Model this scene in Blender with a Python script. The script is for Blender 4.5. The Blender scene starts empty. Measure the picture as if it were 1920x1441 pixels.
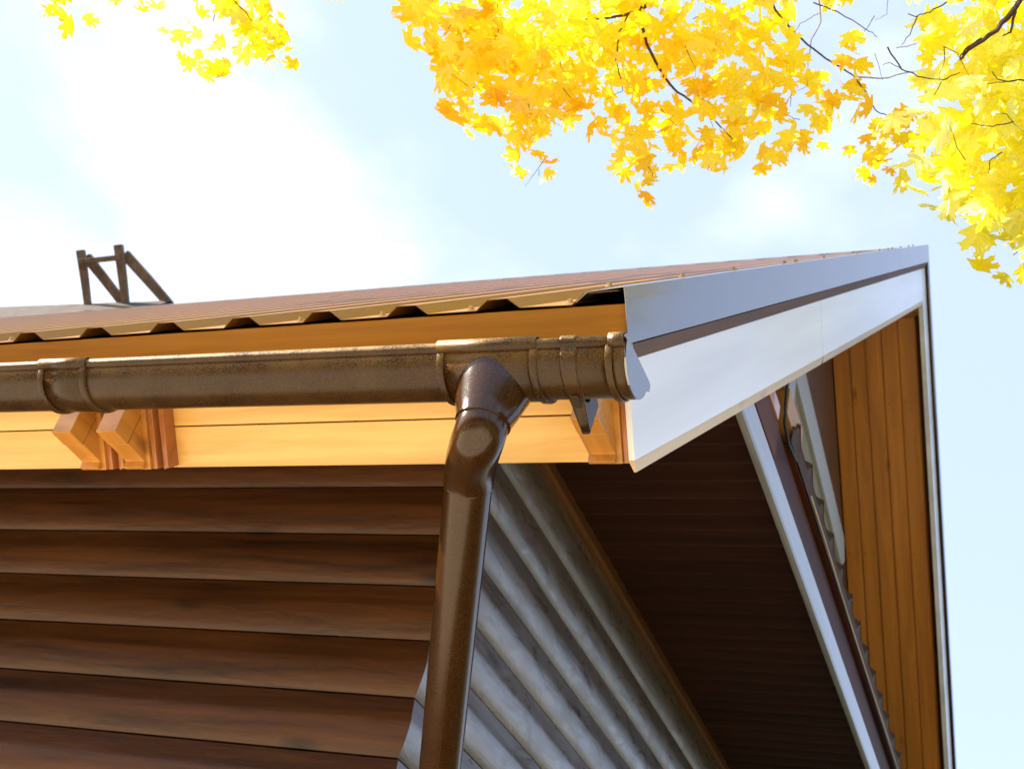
import bpy, bmesh, math, random
from mathutils import Vector, Matrix, noise

S = bpy.context.scene
COL = S.collection
rnd = random.Random(7)

# ------------------------------------------------------------------ camera
FPX = 2345.9
CAMR = ((0.91497, -0.03656, -0.40187), (0.34254, 0.59681, 0.72559), (0.21331, -0.80155, 0.55859))
CP = Vector((0, 0, 1.6))
right = Vector([r[0] for r in CAMR]); down = Vector([r[1] for r in CAMR]); fwd = Vector([r[2] for r in CAMR])
cd = bpy.data.cameras.new('camera'); cam = bpy.data.objects.new('camera', cd); COL.objects.link(cam)
m = Matrix((right, -down, -fwd)).transposed().to_4x4(); m.translation = CP
cam.matrix_world = m
cd.sensor_width = 36; cd.lens = FPX / 1920 * 36; cd.clip_start = .05; cd.clip_end = 2000
cd.dof.use_dof = True; cd.dof.focus_distance = 2.35; cd.dof.aperture_fstop = 9
S.camera = cam
S.render.resolution_x = 1024; S.render.resolution_y = 768

def ray(px, py):
    """world direction of a photo pixel, one metre deep"""
    return fwd + right * ((px - 960) / FPX) + down * ((py - 720.5) / FPX)
def D(px, py, d): return CP + ray(px, py) * d

# ------------------------------------------------------------------ light
SUN = Vector((-0.82, -0.33, 0.51)).normalized()
sl = bpy.data.lights.new('sun', 'SUN'); sl.energy = 5.0; sl.angle = math.radians(.5); sl.color = (1, .93, .8)
so = bpy.data.objects.new('sun', sl); COL.objects.link(so)
so.rotation_euler = SUN.to_track_quat('Z', 'Y').to_euler(); so.location = (-10, -8, 12)
W = bpy.data.worlds.new('World'); S.world = W; W.use_nodes = True
nt = W.node_tree; nt.nodes.clear()
sky = nt.nodes.new('ShaderNodeTexSky'); sky.sky_type = 'NISHITA'; sky.sun_disc = False
sky.sun_elevation = math.asin(SUN.z); sky.sun_rotation = math.atan2(SUN.x, SUN.y)
sky.air_density = 1.0; sky.dust_density = 1.6; sky.ozone_density = .8
tc = nt.nodes.new('ShaderNodeTexCoord'); mp = nt.nodes.new('ShaderNodeMapping')
mp.inputs['Scale'].default_value = (1.6, 1.6, 3.0); mp.inputs['Location'].default_value = (.35, 1.1, .4)
n1 = nt.nodes.new('ShaderNodeTexNoise'); n1.inputs['Scale'].default_value = 1.5; n1.inputs['Detail'].default_value = 7; n1.inputs['Roughness'].default_value = .52
# thin cloud gathers towards the sun side (-x): shift the noise by direction
sx = nt.nodes.new('ShaderNodeSeparateXYZ')
mad = nt.nodes.new('ShaderNodeMath'); mad.operation = 'MULTIPLY_ADD'; mad.inputs[1].default_value = -.38
rmp = nt.nodes.new('ShaderNodeMapRange'); rmp.interpolation_type = 'SMOOTHSTEP'
rmp.inputs['From Min'].default_value = .60; rmp.inputs['From Max'].default_value = .80
rmp.inputs['To Min'].default_value = .0; rmp.inputs['To Max'].default_value = .50
mulsky = nt.nodes.new('ShaderNodeMix'); mulsky.data_type = 'RGBA'; mulsky.blend_type = 'MIX'
veil = nt.nodes.new('ShaderNodeMix'); veil.data_type = 'RGBA'; veil.inputs[0].default_value = .62
veil.inputs[7].default_value = (4.15, 4.95, 7.0, 1)
cl = nt.nodes.new('ShaderNodeRGB'); cl.outputs[0].default_value = (6.6, 6.6, 6.7, 1)
bg = nt.nodes.new('ShaderNodeBackground'); bg.inputs['Strength'].default_value = .0755
wo = nt.nodes.new('ShaderNodeOutputWorld')
L = nt.links.new
L(tc.outputs['Generated'], mp.inputs[0]); L(mp.outputs[0], n1.inputs[0]); L(tc.outputs['Generated'], sx.inputs[0])
L(sx.outputs['X'], mad.inputs[0]); L(n1.outputs[0], mad.inputs[2]); L(mad.outputs[0], rmp.inputs[0])
L(sky.outputs[0], veil.inputs[6])
L(veil.outputs[2], mulsky.inputs[6]); L(cl.outputs[0], mulsky.inputs[7]); L(rmp.outputs[0], mulsky.inputs[0])
L(mulsky.outputs[2], bg.inputs[0]); L(bg.outputs[0], wo.inputs[0])
S.view_settings.view_transform = 'Standard'; S.view_settings.look = 'None'
S.view_settings.exposure = 1.72; S.view_settings.gamma = 1; S.view_settings.use_curve_mapping = False
S.render.engine = 'CYCLES'

# ------------------------------------------------------------------ materials
def newmat(name):
    m = bpy.data.materials.new(name); m.use_nodes = True
    return m, m.node_tree, m.node_tree.nodes['Principled BSDF']
def N(nt, t, **kw):
    n = nt.nodes.new(t)
    for k, v in kw.items():
        if k in n.inputs.keys(): n.inputs[k].default_value = v
        else: setattr(n, k, v)
    return n
def ramp(nt, stops):
    r = nt.nodes.new('ShaderNodeValToRGB'); e = r.color_ramp.elements
    while len(e) < len(stops): e.new(.5)
    for i, (p, c) in enumerate(stops): e[i].position = p; e[i].color = (*c, 1) if len(c) == 3 else c
    return r
def coords(nt, scale, rot=(0, 0, 0), loc=(0, 0, 0)):
    t = nt.nodes.new('ShaderNodeTexCoord'); a = nt.nodes.new('ShaderNodeVectorRotate'); a.rotation_type = 'EULER_XYZ'
    a.inputs['Rotation'].default_value = rot
    m = nt.nodes.new('ShaderNodeMapping'); m.inputs['Scale'].default_value = scale; m.inputs['Location'].default_value = loc
    nt.links.new(t.outputs['Object'], a.inputs['Vector']); nt.links.new(a.outputs[0], m.inputs[0])
    return m.outputs[0]
def wood(name, dark, light, axis='x', rot=(0, 0, 0), rough=.45, coat=0., coat_rough=.15, bump=.15, knots=.5, freq=1., knotcol=None, ior=1.5, coat_ior=1.5, hewn=0., spec=.5):
    """board timber: grain drawn out along one axis, growth-ring waves, knots, fine pores"""
    m, nt, P = newmat(name); L = nt.links.new
    sc = {'x': (.9, 14, 14), 'y': (14, .9, 14), 'z': (14, 14, .9)}[axis]; sc = tuple(s * freq for s in sc)
    v = coords(nt, sc, rot)
    n = N(nt, 'ShaderNodeTexNoise', Scale=1.4, Detail=9, Roughness=.62, Distortion=.7); L(v, n.inputs[0])
    n2 = N(nt, 'ShaderNodeTexNoise', Scale=6, Detail=5, Roughness=.7); L(v, n2.inputs[0])
    add = N(nt, 'ShaderNodeMath', operation='MULTIPLY_ADD'); add.inputs[1].default_value = .3
    L(n2.outputs[0], add.inputs[0]); L(n.outputs[0], add.inputs[2])
    mid = tuple((a + b) / 2 for a, b in zip(dark, light))
    r = ramp(nt, [(.42, dark), (.62, mid), (.85, light)]); L(add.outputs[0], r.inputs[0])
    # large patches, as stain takes unevenly
    lv = coords(nt, tuple(s * .22 for s in sc), rot)
    n3 = N(nt, 'ShaderNodeTexNoise', Scale=1.5, Detail=3); L(lv, n3.inputs[0])
    mr = N(nt, 'ShaderNodeMapRange'); mr.inputs['From Min'].default_value = .3; mr.inputs['From Max'].default_value = .7
    mr.inputs['To Min'].default_value = .78; mr.inputs['To Max'].default_value = 1.18; L(n3.outputs[0], mr.inputs[0])
    mx = N(nt, 'ShaderNodeMix', data_type='RGBA', blend_type='MULTIPLY'); mx.inputs[0].default_value = 1
    L(r.outputs[0], mx.inputs[6]); L(mr.outputs[0], mx.inputs[7])
    # knots
    kv = coords(nt, tuple(s * k for s, k in zip(sc, {'x': (3.2, .62, .62), 'y': (.62, 3.2, .62), 'z': (.62, .62, 3.2)}[axis])), rot)
    vo = N(nt, 'ShaderNodeTexVoronoi', Scale=.75); L(kv, vo.inputs['Vector'])
    kr = N(nt, 'ShaderNodeMapRange'); kr.inputs['From Min'].default_value = .05; kr.inputs['From Max'].default_value = .17 if hewn else .12
    kr.inputs['To Min'].default_value = knots; kr.inputs['To Max'].default_value = 0; L(vo.outputs['Distance'], kr.inputs[0])
    mk = N(nt, 'ShaderNodeMix', data_type='RGBA', blend_type='MIX'); mk.inputs[7].default_value = (*(knotcol or tuple(c * .3 for c in dark)), 1)
    L(kr.outputs[0], mk.inputs[0]); L(mx.outputs[2], mk.inputs[6]); L(mk.outputs[2], P.inputs['Base Color'])
    b = N(nt, 'ShaderNodeBump', Strength=bump, Distance=.004); L(add.outputs[0], b.inputs['Height']); L(b.outputs[0], P.inputs['Normal'])
    P.inputs['Roughness'].default_value = rough; P.inputs['IOR'].default_value = ior
    P.inputs['Coat Weight'].default_value = coat; P.inputs['Coat Roughness'].default_value = coat_rough; P.inputs['Coat IOR'].default_value = coat_ior
    P.inputs['Specular IOR Level'].default_value = spec
    if hewn:   # uneven planed surface with raised knots and cross checks
        hv = coords(nt, {'x': (5, 16, 16), 'y': (16, 5, 16), 'z': (16, 16, 5)}[axis], rot)
        hn = N(nt, 'ShaderNodeTexNoise', Scale=1.2, Detail=6, Roughness=.6, Distortion=1.2); L(hv, hn.inputs[0])
        kb = N(nt, 'ShaderNodeMath', operation='MULTIPLY_ADD'); kb.inputs[1].default_value = .6; L(kr.outputs[0], kb.inputs[0]); L(hn.outputs[0], kb.inputs[2])
        hb = N(nt, 'ShaderNodeBump', Strength=.75 * hewn, Distance=.02); L(kb.outputs[0], hb.inputs['Height']); L(hb.outputs[0], b.inputs['Normal'])
        cv = N(nt, 'ShaderNodeMapRange'); cv.inputs['From Min'].default_value = .35; cv.inputs['From Max'].default_value = .65
        cv.inputs['To Min'].default_value = coat_rough - .1; cv.inputs['To Max'].default_value = coat_rough + .22; L(hn.outputs[0], cv.inputs[0]); L(cv.outputs[0], P.inputs['Coat Roughness'])
    if coat:
        b2 = N(nt, 'ShaderNodeBump', Strength=bump * .5, Distance=.004); L(add.outputs[0], b2.inputs['Height'])
        if hewn: L(hb.outputs[0], b2.inputs['Normal'])
        L(b2.outputs[0], P.inputs['Coat Normal'])
    return m
def plastic(name, col, dust, amount, rough=.3, ior=1.5, streak=False, metallic=0., thr=(.52, .68), fine=260, dust_shade=False, bump=.12, patch=.35):
    """weathered plastic / coated metal with a veil of dust and fine specks"""
    m, nt, P = newmat(name); L = nt.links.new
    v = coords(nt, (1, 1, 1)); vs = v
    a = N(nt, 'ShaderNodeTexNoise', Scale=fine, Detail=4, Roughness=.75); L(v, a.inputs[0])
    b = N(nt, 'ShaderNodeTexNoise', Scale=9, Detail=5, Roughness=.6); L(vs, b.inputs[0])
    mu = N(nt, 'ShaderNodeMath', operation='MULTIPLY_ADD'); mu.inputs[1].default_value = patch; L(b.outputs[0], mu.inputs[0]); 
    am = N(nt, 'ShaderNodeMath', operation='MULTIPLY'); am.inputs[1].default_value = 1.1 - patch; L(a.outputs[0], am.inputs[0]); L(am.outputs[0], mu.inputs[2])
    mr = N(nt, 'ShaderNodeMapRange'); mr.inputs['From Min'].default_value = thr[0]; mr.inputs['From Max'].default_value = thr[1]
    mr.inputs['To Min'].default_value = 0; mr.inputs['To Max'].default_value = amount; L(mu.outputs[0], mr.inputs[0])
    if dust_shade:  # dust thinned on down-facing sides, painting in their shade
        ge = nt.nodes.new('ShaderNodeNewGeometry'); sz = nt.nodes.new('ShaderNodeSeparateXYZ'); L(ge.outputs['Normal'], sz.inputs[0])
        sr = N(nt, 'ShaderNodeMapRange'); sr.inputs['From Min'].default_value = -.6; sr.inputs['From Max'].default_value = .25; sr.inputs['To Min'].default_value = .12; L(sz.outputs['Z'], sr.inputs[0])
        sm_ = N(nt, 'ShaderNodeMath', operation='MULTIPLY'); L(mr.outputs[0], sm_.inputs[0]); L(sr.outputs[0], sm_.inputs[1]); mr = sm_
    mx = N(nt, 'ShaderNodeMix', data_type='RGBA'); mx.inputs[6].default_value = (*col, 1); mx.inputs[7].default_value = (*dust, 1)
    L(mr.outputs[0], mx.inputs[0]); L(mx.outputs[2], P.inputs['Base Color'])
    rr = N(nt, 'ShaderNodeMapRange'); rr.inputs['To Min'].default_value = rough; rr.inputs['To Max'].default_value = min(1, rough + .45)
    L(mr.outputs[0], rr.inputs[0]); L(rr.outputs[0], P.inputs['Roughness'])
    bp = N(nt, 'ShaderNodeBump', Strength=bump, Distance=.0006); L(a.outputs[0], bp.inputs['Height']); L(bp.outputs[0], P.inputs['Normal'])
    P.inputs['IOR'].default_value = ior; P.inputs['Metallic'].default_value = metallic
    return m

A = math.radians(43.25); TA = math.tan(A); CA = math.cos(A); SA = math.sin(A)
UP = (-A, 0, 0)      # brings the near rake direction onto the y axis
DN = (A, 0, 0)
M_FASCIA = wood('varnished pine fascia', (.40, .15, .010), (.58, .25, .022), 'x', rough=.5, spec=.3, bump=.12, knots=.6, coat=.0)
M_FASCIA2 = wood('bounce-paled pine board', (.74, .38, .08), (.92, .60, .20), 'x', rough=.4, bump=.06, knots=.25, knotcol=(.45, .2, .04), coat=.25)  # paled to carry the light reflected up from below
M_TAIL = wood('orange stained rafter end', (.45, .17, .02), (.66, .30, .05), 'y', rough=.4, bump=.1, knots=.5, coat=.4, coat_rough=.12)
M_STRIP = wood('reddish moulding strip', (.36, .10, .02), (.52, .2, .05), 'z', rough=.35, bump=.1, coat=.5, coat_rough=.1)
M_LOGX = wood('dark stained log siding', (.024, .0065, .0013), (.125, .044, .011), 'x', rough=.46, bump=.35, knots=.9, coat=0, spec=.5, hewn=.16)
M_LOGY = wood('sky-greyed log siding', (.075, .052, .036), (.18, .15, .132), 'y', rough=.34, bump=.25, knots=.85, coat=.9, coat_rough=.3, coat_ior=1.75, hewn=.14)  # brown base greyed to put in part of the sky sheen
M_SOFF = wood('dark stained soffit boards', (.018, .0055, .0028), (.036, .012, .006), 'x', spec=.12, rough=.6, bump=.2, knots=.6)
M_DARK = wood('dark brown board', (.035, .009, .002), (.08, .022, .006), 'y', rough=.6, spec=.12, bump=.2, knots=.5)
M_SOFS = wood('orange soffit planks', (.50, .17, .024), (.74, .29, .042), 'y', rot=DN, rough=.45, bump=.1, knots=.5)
M_BARGE = wood('sky-whitened bargeboard', (.84, .84, .83), (.88, .88, .87), 'y', rot=UP, rough=.35, bump=.02, knots=.04, coat=.4)  # whitened base stands in for sky reflection on the timber
M_CREAM = wood('cream edge timber', (.62, .45, .25), (.75, .58, .35), 'y', rot=UP, rough=.5, bump=.05, knots=.2)
M_BEAM = wood('pale grey tie beam', (.13, .13, .13), (.28, .28, .28), 'y', rough=.3, bump=.3, knots=.8, coat=.6, coat_rough=.25, knotcol=(.2, .19, .18))  # even grey base under a glossy coat
M_CORN = wood('brown cornice strip', (.07, .028, .009), (.13, .055, .02), 'y', rough=.5, spec=.3)
M_LIP = wood('dull brown metal lip', (.13, .075, .05), (.17, .10, .07), 'y', rot=UP, rough=.7, spec=.2, knots=.1)
M_END = wood('brown end board', (.07, .019, .003), (.11, .032, .006), 'y', rough=.6, spec=.15)
M_GOLD = wood('raw timber block', (.30, .13, .02), (.44, .22, .05), 'y', rough=.5)
M_WALLUP = wood('grey brown upper wall boards', (.03, .018, .014), (.09, .06, .05), 'z', rough=.4, bump=.2, coat=.4, coat_rough=.3)
M_GUT = plastic('brown plastic gutter', (.022, .0068, .0014), (.46, .27, .075), .8, rough=.26, ior=1.4, thr=(.46, .62), fine=420, dust_shade=True)
M_PIPE = plastic('glossy brown downpipe plastic', (.026, .008, .0014), (.30, .15, .035), .22, rough=.13, thr=(.53, .68), fine=620, patch=.12, ior=1.5)
M_CAP = plastic('smooth brown plastic cap', (.06, .045, .04), (.3, .25, .2), .1, rough=.10, ior=3.2, bump=.03)
M_ROOF = plastic('brown coated roof sheet', (.30, .135, .024), (.38, .2, .06), .0, rough=.33, ior=1.32, fine=160, bump=.0)
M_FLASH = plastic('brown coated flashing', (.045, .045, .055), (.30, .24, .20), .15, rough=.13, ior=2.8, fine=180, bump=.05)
M_PENT = plastic('dark brown roof sheet', (.06, .028, .008), (.12, .06, .02), .5, rough=.6, ior=1.2)
M_NAIL = plastic('dark nail head', (.10, .05, .02), (.2, .12, .06), .3, rough=.5)
M_SCREW = plastic('zinc screw head', (.35, .25, .12), (.5, .4, .25), .4, rough=.3, metallic=.7)
M_BLACK = plastic('black cable', (.012, .008, .006), (.03, .02, .02), .3, rough=.5)
M_WEB = plastic('dark bracket plastic', (.03, .016, .010), (.12, .07, .03), .3, rough=.4)
M_WHITE = plastic('white painted frame', (.48, .51, .51), (.38, .40, .38), .3, rough=.35, fine=40)
M_PANEL = plastic('beige rendered panel', (.26, .20, .12), (.34, .28, .18), .8, rough=.7, fine=20)
M_OLD = wood('old weathered timber', (.10, .06, .035), (.24, .16, .09), 'z', rough=.8, bump=.4, knots=.4)
M_SHING = plastic('weathered shingles', (.06, .042, .032), (.13, .09, .07), .9, rough=.9, fine=12)
M_BARK = plastic('dark maple bark', (.05, .022, .014), (.10, .06, .04), .7, rough=.8, fine=40)
M_TWIG = plastic('bleached twig', (.34, .26, .22), (.45, .36, .3), .5, rough=.7, fine=40)

def leafmat(name, a, b, c, tr):
    m, nt, P = newmat(name); L = nt.links.new; nt.nodes.remove(P)
    out = nt.nodes['Material Output']
    at = N(nt, 'ShaderNodeAttribute', attribute_name='tone')
    t = nt.nodes.new('ShaderNodeTexCoord'); n = N(nt, 'ShaderNodeTexNoise', Scale=45, Detail=4, Roughness=.65); L(t.outputs['Object'], n.inputs[0])
    ad = N(nt, 'ShaderNodeMath', operation='MULTIPLY_ADD'); ad.inputs[1].default_value = .35; L(n.outputs[0], ad.inputs[0]); L(at.outputs['Fac'], ad.inputs[2])
    r = ramp(nt, [(.15, a), (.55, b), (1., c)]); L(ad.outputs[0], r.inputs[0])
    df = N(nt, 'ShaderNodeBsdfDiffuse'); tl = N(nt, 'ShaderNodeBsdfTranslucent'); gl = N(nt, 'ShaderNodeBsdfGlossy', Roughness=.38)
    ms = N(nt, 'ShaderNodeMixShader'); ms.inputs[0].default_value = tr; mg = N(nt, 'ShaderNodeMixShader'); mg.inputs[0].default_value = .08
    L(r.outputs[0], df.inputs[0]); L(r.outputs[0], tl.inputs[0]); L(df.outputs[0], ms.inputs[1]); L(tl.outputs[0], ms.inputs[2])
    L(ms.outputs[0], mg.inputs[1]); L(gl.outputs[0], mg.inputs[2]); L(mg.outputs[0], out.inputs[0])
    return m
M_LEAF = leafmat('golden maple leaf', (.95, .58, .002), (1., .86, .008), (1., .98, .10), .6)
M_LEAF2 = leafmat('pale yellow maple leaf', (.99, .78, .004), (1., .95, .03), (1., 1., .40), .6)

# ------------------------------------------------------------------ mesh helpers
def obj(name, bm, mat, parent=None, smooth=False, bevel=0, label=None):
    me = bpy.data.meshes.new(name)
    bmesh.ops.recalc_face_normals(bm, faces=bm.faces)
    org = Vector((0, 0, 0))
    p = parent
    while p is not None: org += p.location; p = p.parent
    if parent is not None: bmesh.ops.translate(bm, verts=bm.verts, vec=-org)
    bm.to_mesh(me); bm.free()
    if smooth:
        for f in me.polygons: f.use_smooth = True
    o = bpy.data.objects.new(name, me); me.materials.append(mat); COL.objects.link(o)
    if parent is not None: o.parent = parent
    if bevel:
        b = o.modifiers.new('bevel', 'BEVEL'); b.width = bevel; b.segments = 2; b.limit_method = 'ANGLE'; b.angle_limit = math.radians(40)
    if smooth and len(me.polygons):
        try: me.set_sharp_from_angle(angle=math.radians(38))
        except Exception: pass
    if label: o['label'] = label
    return o
def thing(name, label, cat, loc=(0, 0, 0), group=None):
    o = bpy.data.objects.new(name, None); COL.objects.link(o); o.location = loc; o.empty_display_size = .1
    o['label'] = label; o['category'] = cat
    if group: o['group'] = group
    return o
def box(bm, x0, x1, y0, y1, z0, z1):
    v = [bm.verts.new((x, y, z)) for x in (x0, x1) for y in (y0, y1) for z in (z0, z1)]
    for f in ((0, 1, 3, 2), (4, 6, 7, 5), (0, 4, 5, 1), (2, 3, 7, 6), (0, 2, 6, 4), (1, 5, 7, 3)): bm.faces.new([v[i] for i in f])
def prism_x(bm, pts, x0, x1):
    """polygon of (y, z) points drawn out along x"""
    a = [bm.verts.new((x0, y, z)) for y, z in pts]; b = [bm.verts.new((x1, y, z)) for y, z in pts]; n = len(pts)
    bm.faces.new(a); bm.faces.new(b[::-1])
    for i in range(n): bm.faces.new((a[i], a[(i + 1) % n], b[(i + 1) % n], b[i]))
def sheet(bm, rows):
    """grid surface from rows of points"""
    vs = [[bm.verts.new(p) for p in r] for r in rows]
    for i in range(len(vs) - 1):
        for j in range(len(vs[0]) - 1): bm.faces.new((vs[i][j], vs[i][j + 1], vs[i + 1][j + 1], vs[i + 1][j]))
def loft(bm, rings, cap0=True, cap1=True):
    vs = [[bm.verts.new(p) for p in r] for r in rings]; n = len(vs[0])
    for i in range(len(vs) - 1):
        for j in range(n): bm.faces.new((vs[i][j], vs[i][(j + 1) % n], vs[i + 1][(j + 1) % n], vs[i + 1][j]))
    if cap0: bm.faces.new(vs[0][::-1])
    if cap1: bm.faces.new(vs[-1])
def frame(t):
    t = t.normalized(); a = Vector((0, 0, 1)) if abs(t.z) < .9 else Vector((1, 0, 0))
    u = t.cross(a).normalized(); return u, t.cross(u).normalized()
def tube(bm, pts, rads, n=8, caps=True):
    pts = [Vector(p) for p in pts]; rings = []; u = None
    for i, p in enumerate(pts):
        t = (pts[min(i + 1, len(pts) - 1)] - pts[max(i - 1, 0)]).normalized()
        if u is None: u, w = frame(t)
        else: u = (u - t * u.dot(t)).normalized(); w = t.cross(u)
        r = rads[i] if isinstance(rads, (list, tuple)) else rads
        rings.append([p + (u * math.cos(k * 2 * math.pi / n) + w * math.sin(k * 2 * math.pi / n)) * r for k in range(n)])
    loft(bm, rings, caps, caps)
def bm_(): return bmesh.new()

# ------------------------------------------------------------------ ground
g = bm_(); box(g, -300, 300, -300, 300, -.3, 0)
gm, gnt, gP = newmat('autumn grass'); gv = coords(gnt, (1, 1, 1))
gn = N(gnt, 'ShaderNodeTexNoise', Scale=6, Detail=8); gnt.links.new(gv, gn.inputs[0])
gr = ramp(gnt, [(.3, (.04, .05, .015)), (.55, (.08, .08, .025)), (.7, (.22, .15, .03))]); gnt.links.new(gn.outputs[0], gr.inputs[0]); gnt.links.new(gr.outputs[0], gP.inputs['Base Color'])
gP.inputs['Roughness'].default_value = .95
p_ = bm_(); prism_x(p_, [(-3.6, .004), (-3.6, -.1), (2.55, -.1), (2.55, .004)], -13.0, 5.0)  # unseen pale apron, added to bounce light up to the eave
pm, pnt, pP = newmat('pale bounce paving'); pv = coords(pnt, (1, 1, 1))
pn = N(pnt, 'ShaderNodeTexNoise', Scale=30, Detail=6); pnt.links.new(pv, pn.inputs[0])
pr_ = ramp(pnt, [(.3, (.56, .45, .29)), (.7, (.74, .62, .44))]); pnt.links.new(pn.outputs[0], pr_.inputs[0]); pnt.links.new(pr_.outputs[0], pP.inputs['Base Color'])
pP.inputs['Roughness'].default_value = .9
po = obj('bounce_pavement', p_, pm); po['kind'] = 'structure'
go = obj('ground', g, gm); go['kind'] = 'structure'

# unseen wood added to darken reflections, behind and beside the viewer (low enough to leave the sun free)
wv = bm_(); wr = random.Random(5); rows = []
for j in range(9):
    row = []
    for i in range(121):
        a = math.radians(150 + 240 * i / 120); hgt = 6.5 + 2.6 * noise.noise(Vector((i * .35, 0, 0))) + 1.4 * noise.noise(Vector((i * 1.3, 3, 0)))
        f = j / 8; rr_ = 30 + 5 * f * f + 2.2 * noise.noise(Vector((i * .8, j * .9, 7)))
        row.append((rr_ * math.cos(a), rr_ * math.sin(a), hgt * math.sin(f * math.pi / 2) + (.9 * noise.noise(Vector((i * 1.9, j * 1.7, 2))) if j else 0)))
    rows.append(row)
sheet(wv, rows)
wm_, wnt, wP = newmat('dark autumn wood'); wvv = coords(wnt, (1, 1, 1))
wn = N(wnt, 'ShaderNodeTexNoise', Scale=2.2, Detail=9, Roughness=.7); wnt.links.new(wvv, wn.inputs[0])
wrr = ramp(wnt, [(.35, (.012, .016, .006)), (.55, (.035, .04, .012)), (.75, (.12, .07, .015))]); wnt.links.new(wn.outputs[0], wrr.inputs[0]); wnt.links.new(wrr.outputs[0], wP.inputs['Base Color'])
wP.inputs['Roughness'].default_value = 1; wP.inputs['Specular IOR Level'].default_value = 0
wob_ = obj('added_woodland', wv, wm_); wob_['kind'] = 'stuff'; wob_['label'] = 'unseen dark wood round the yard, added to darken reflections'; wob_['category'] = 'added_woodland'

# ------------------------------------------------------------------ the house
X_G = -1.48          # outer gable log wall
Y_W = 2.60           # eave log wall
X_L = -11.5          # far left end of the house
Y_R = 5.97; Z_R = 7.095
Y_END = 2 * Y_R - 1.63
def zroof(y, off=0.): return 3.058 + TA * (y - 1.63) + off
house = thing('log_house', 'brown log house corner with a steep sheet metal roof, pale bargeboards and overhanging eaves', 'house', (X_G, Y_W, 0))

LOGZ = [2.645 + .1525 * k for k in range(-18, 7)]
def logprof(z0, h):
    """outward bulge along one siding log, bottom to top"""
    P = []
    for k in range(11):
        t = k / 10; P.append((z0 + h * (.012 + .54 * t), .0025 + .0190 * math.sin(math.pi * t * .54) ** .75))
    P.append((z0 + h * .59, .0206)); P.append((z0 + h * .64, .0187)); P.append((z0 + h * .72, .0155)); P.append((z0 + h * .83, .0118)); P.append((z0 + h * .968, .0068))
    P.append((z0 + h * .975, -.014)); P.append((z0 + h * 1.0, -.014))
    return P
prof = []
for z in LOGZ: prof += logprof(z, .1525)
pX = [p for p in prof if p[0] < 3.60]
ys = [Y_W - d for z, d in pX]
b = bm_()
def wob(x, z, s): return .0022 * noise.noise(Vector((x * 1.3, z * 7, s)))
xs = [X_L + (X_G - X_L) * i / 60 for i in range(61)]
# the last column follows the round faces so the two walls mitre at the corner
rows = []
for (z, d) in pX: rows.append([(min(x, X_G) + (d if x >= X_G - 1e-6 else 0), Y_W - d + (wob(x, z, 3) if x < X_G - .1 else 0), z) for x in xs])
sheet(b, rows)
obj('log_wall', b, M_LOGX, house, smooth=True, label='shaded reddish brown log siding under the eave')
b = bm_()
yy = [Y_W] + [Y_W + .1 + 7.4 * (i / 60) for i in range(61)]
rows = []
for (z, d) in pX: rows.append([(X_G + d + (wob(y, z, 9) if y > Y_W + .05 else 0), (y - d if y == Y_W else y), z) for y in yy])
sheet(b, rows)
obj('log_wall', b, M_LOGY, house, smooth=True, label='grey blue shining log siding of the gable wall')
b = bm_(); box(b, X_G - .01, X_G + .034, Y_W - .03, 9.9, 3.556, 3.62); obj('cornice', b, M_CORN, house, bevel=.008)
b = bm_(); box(b, X_L, X_G - .03, Y_W + .05, Y_W + .12, -.1, 3.7); box(b, X_G - .12, X_G - .04, Y_W + .12, 10, -.1, 3.6)
obj('inner_wall', b, M_DARK, house)

# sheet roof, trapezoid profile: ribs every 197 mm
PITCH = .1962; X_E = -.742
def ribrow(y, off, x_from, x_to):
    pts = []; n = 0
    k0 = int((X_E - x_from) / PITCH) + 1
    base = off
    out = [(x_from, 0)]
    xs = []
    for k in range(k0, -1, -1):
        c = -.977 - PITCH * (k - 1)
        for dx, h in ((-.046, 0), (-.021, .019), (.021, .019), (.046, 0)):
            if x_from < c + dx < x_to: xs.append((c + dx, h))
        for dx in (.0, ):
            pass
    out += xs
    out.append((x_to, xs[-1][1]))
    return out
prow = ribrow(0, 0, X_L - .1, -.735)
def roofpt(x, h, s, far=False):
    """s metres up the slope from the eave edge, h above the sheet pan"""
    y = 1.622 + s * CA; z = 3.029 + s * SA
    y += -SA * h; z += CA * h
    if far: y = 2 * Y_R - y
    return (x, y, z)
SL = (Y_R - 1.622) / CA
for far in (False, True):
    b = bm_(); rows = []
    for s in [.016, .25, .6, 1.2, 2.2, 3.4, 4.6, SL]:
        rows.append([roofpt(x, h + (.0025 * noise.noise(Vector((x * 9, s, 1))) if s < .1 else 0), s, far) for x, h in prow])
    sheet(b, rows)
    rf = obj('roof', b, M_ROOF, house, label=('brown ribbed metal sheet of the sunlit roof slope' if not far else 'brown ribbed metal sheet of the far roof slope'))
    sm = rf.modifiers.new('thick', 'SOLIDIFY'); sm.thickness = .0016; sm.offset = -1
    if not far: roof = rf
    else: roof2 = rf
# under-roof deck (keeps light out) for both slopes
for far in (False, True):
    b = bm_();     P = [(1.698, 3.015 + TA * .068), (Y_R, 3.015 + TA * (Y_R - 1.63)), (Y_R, 3.015 + TA * (Y_R - 1.63) - .25), (1.95, 3.015 + TA * .32 - .25), (1.698, 3.04)]
    if far: P = [(2 * Y_R - y, z) for y, z in P]
    prism_x(b, P, X_L, -.80); obj('roof_deck', b, M_SOFF, house)
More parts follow.
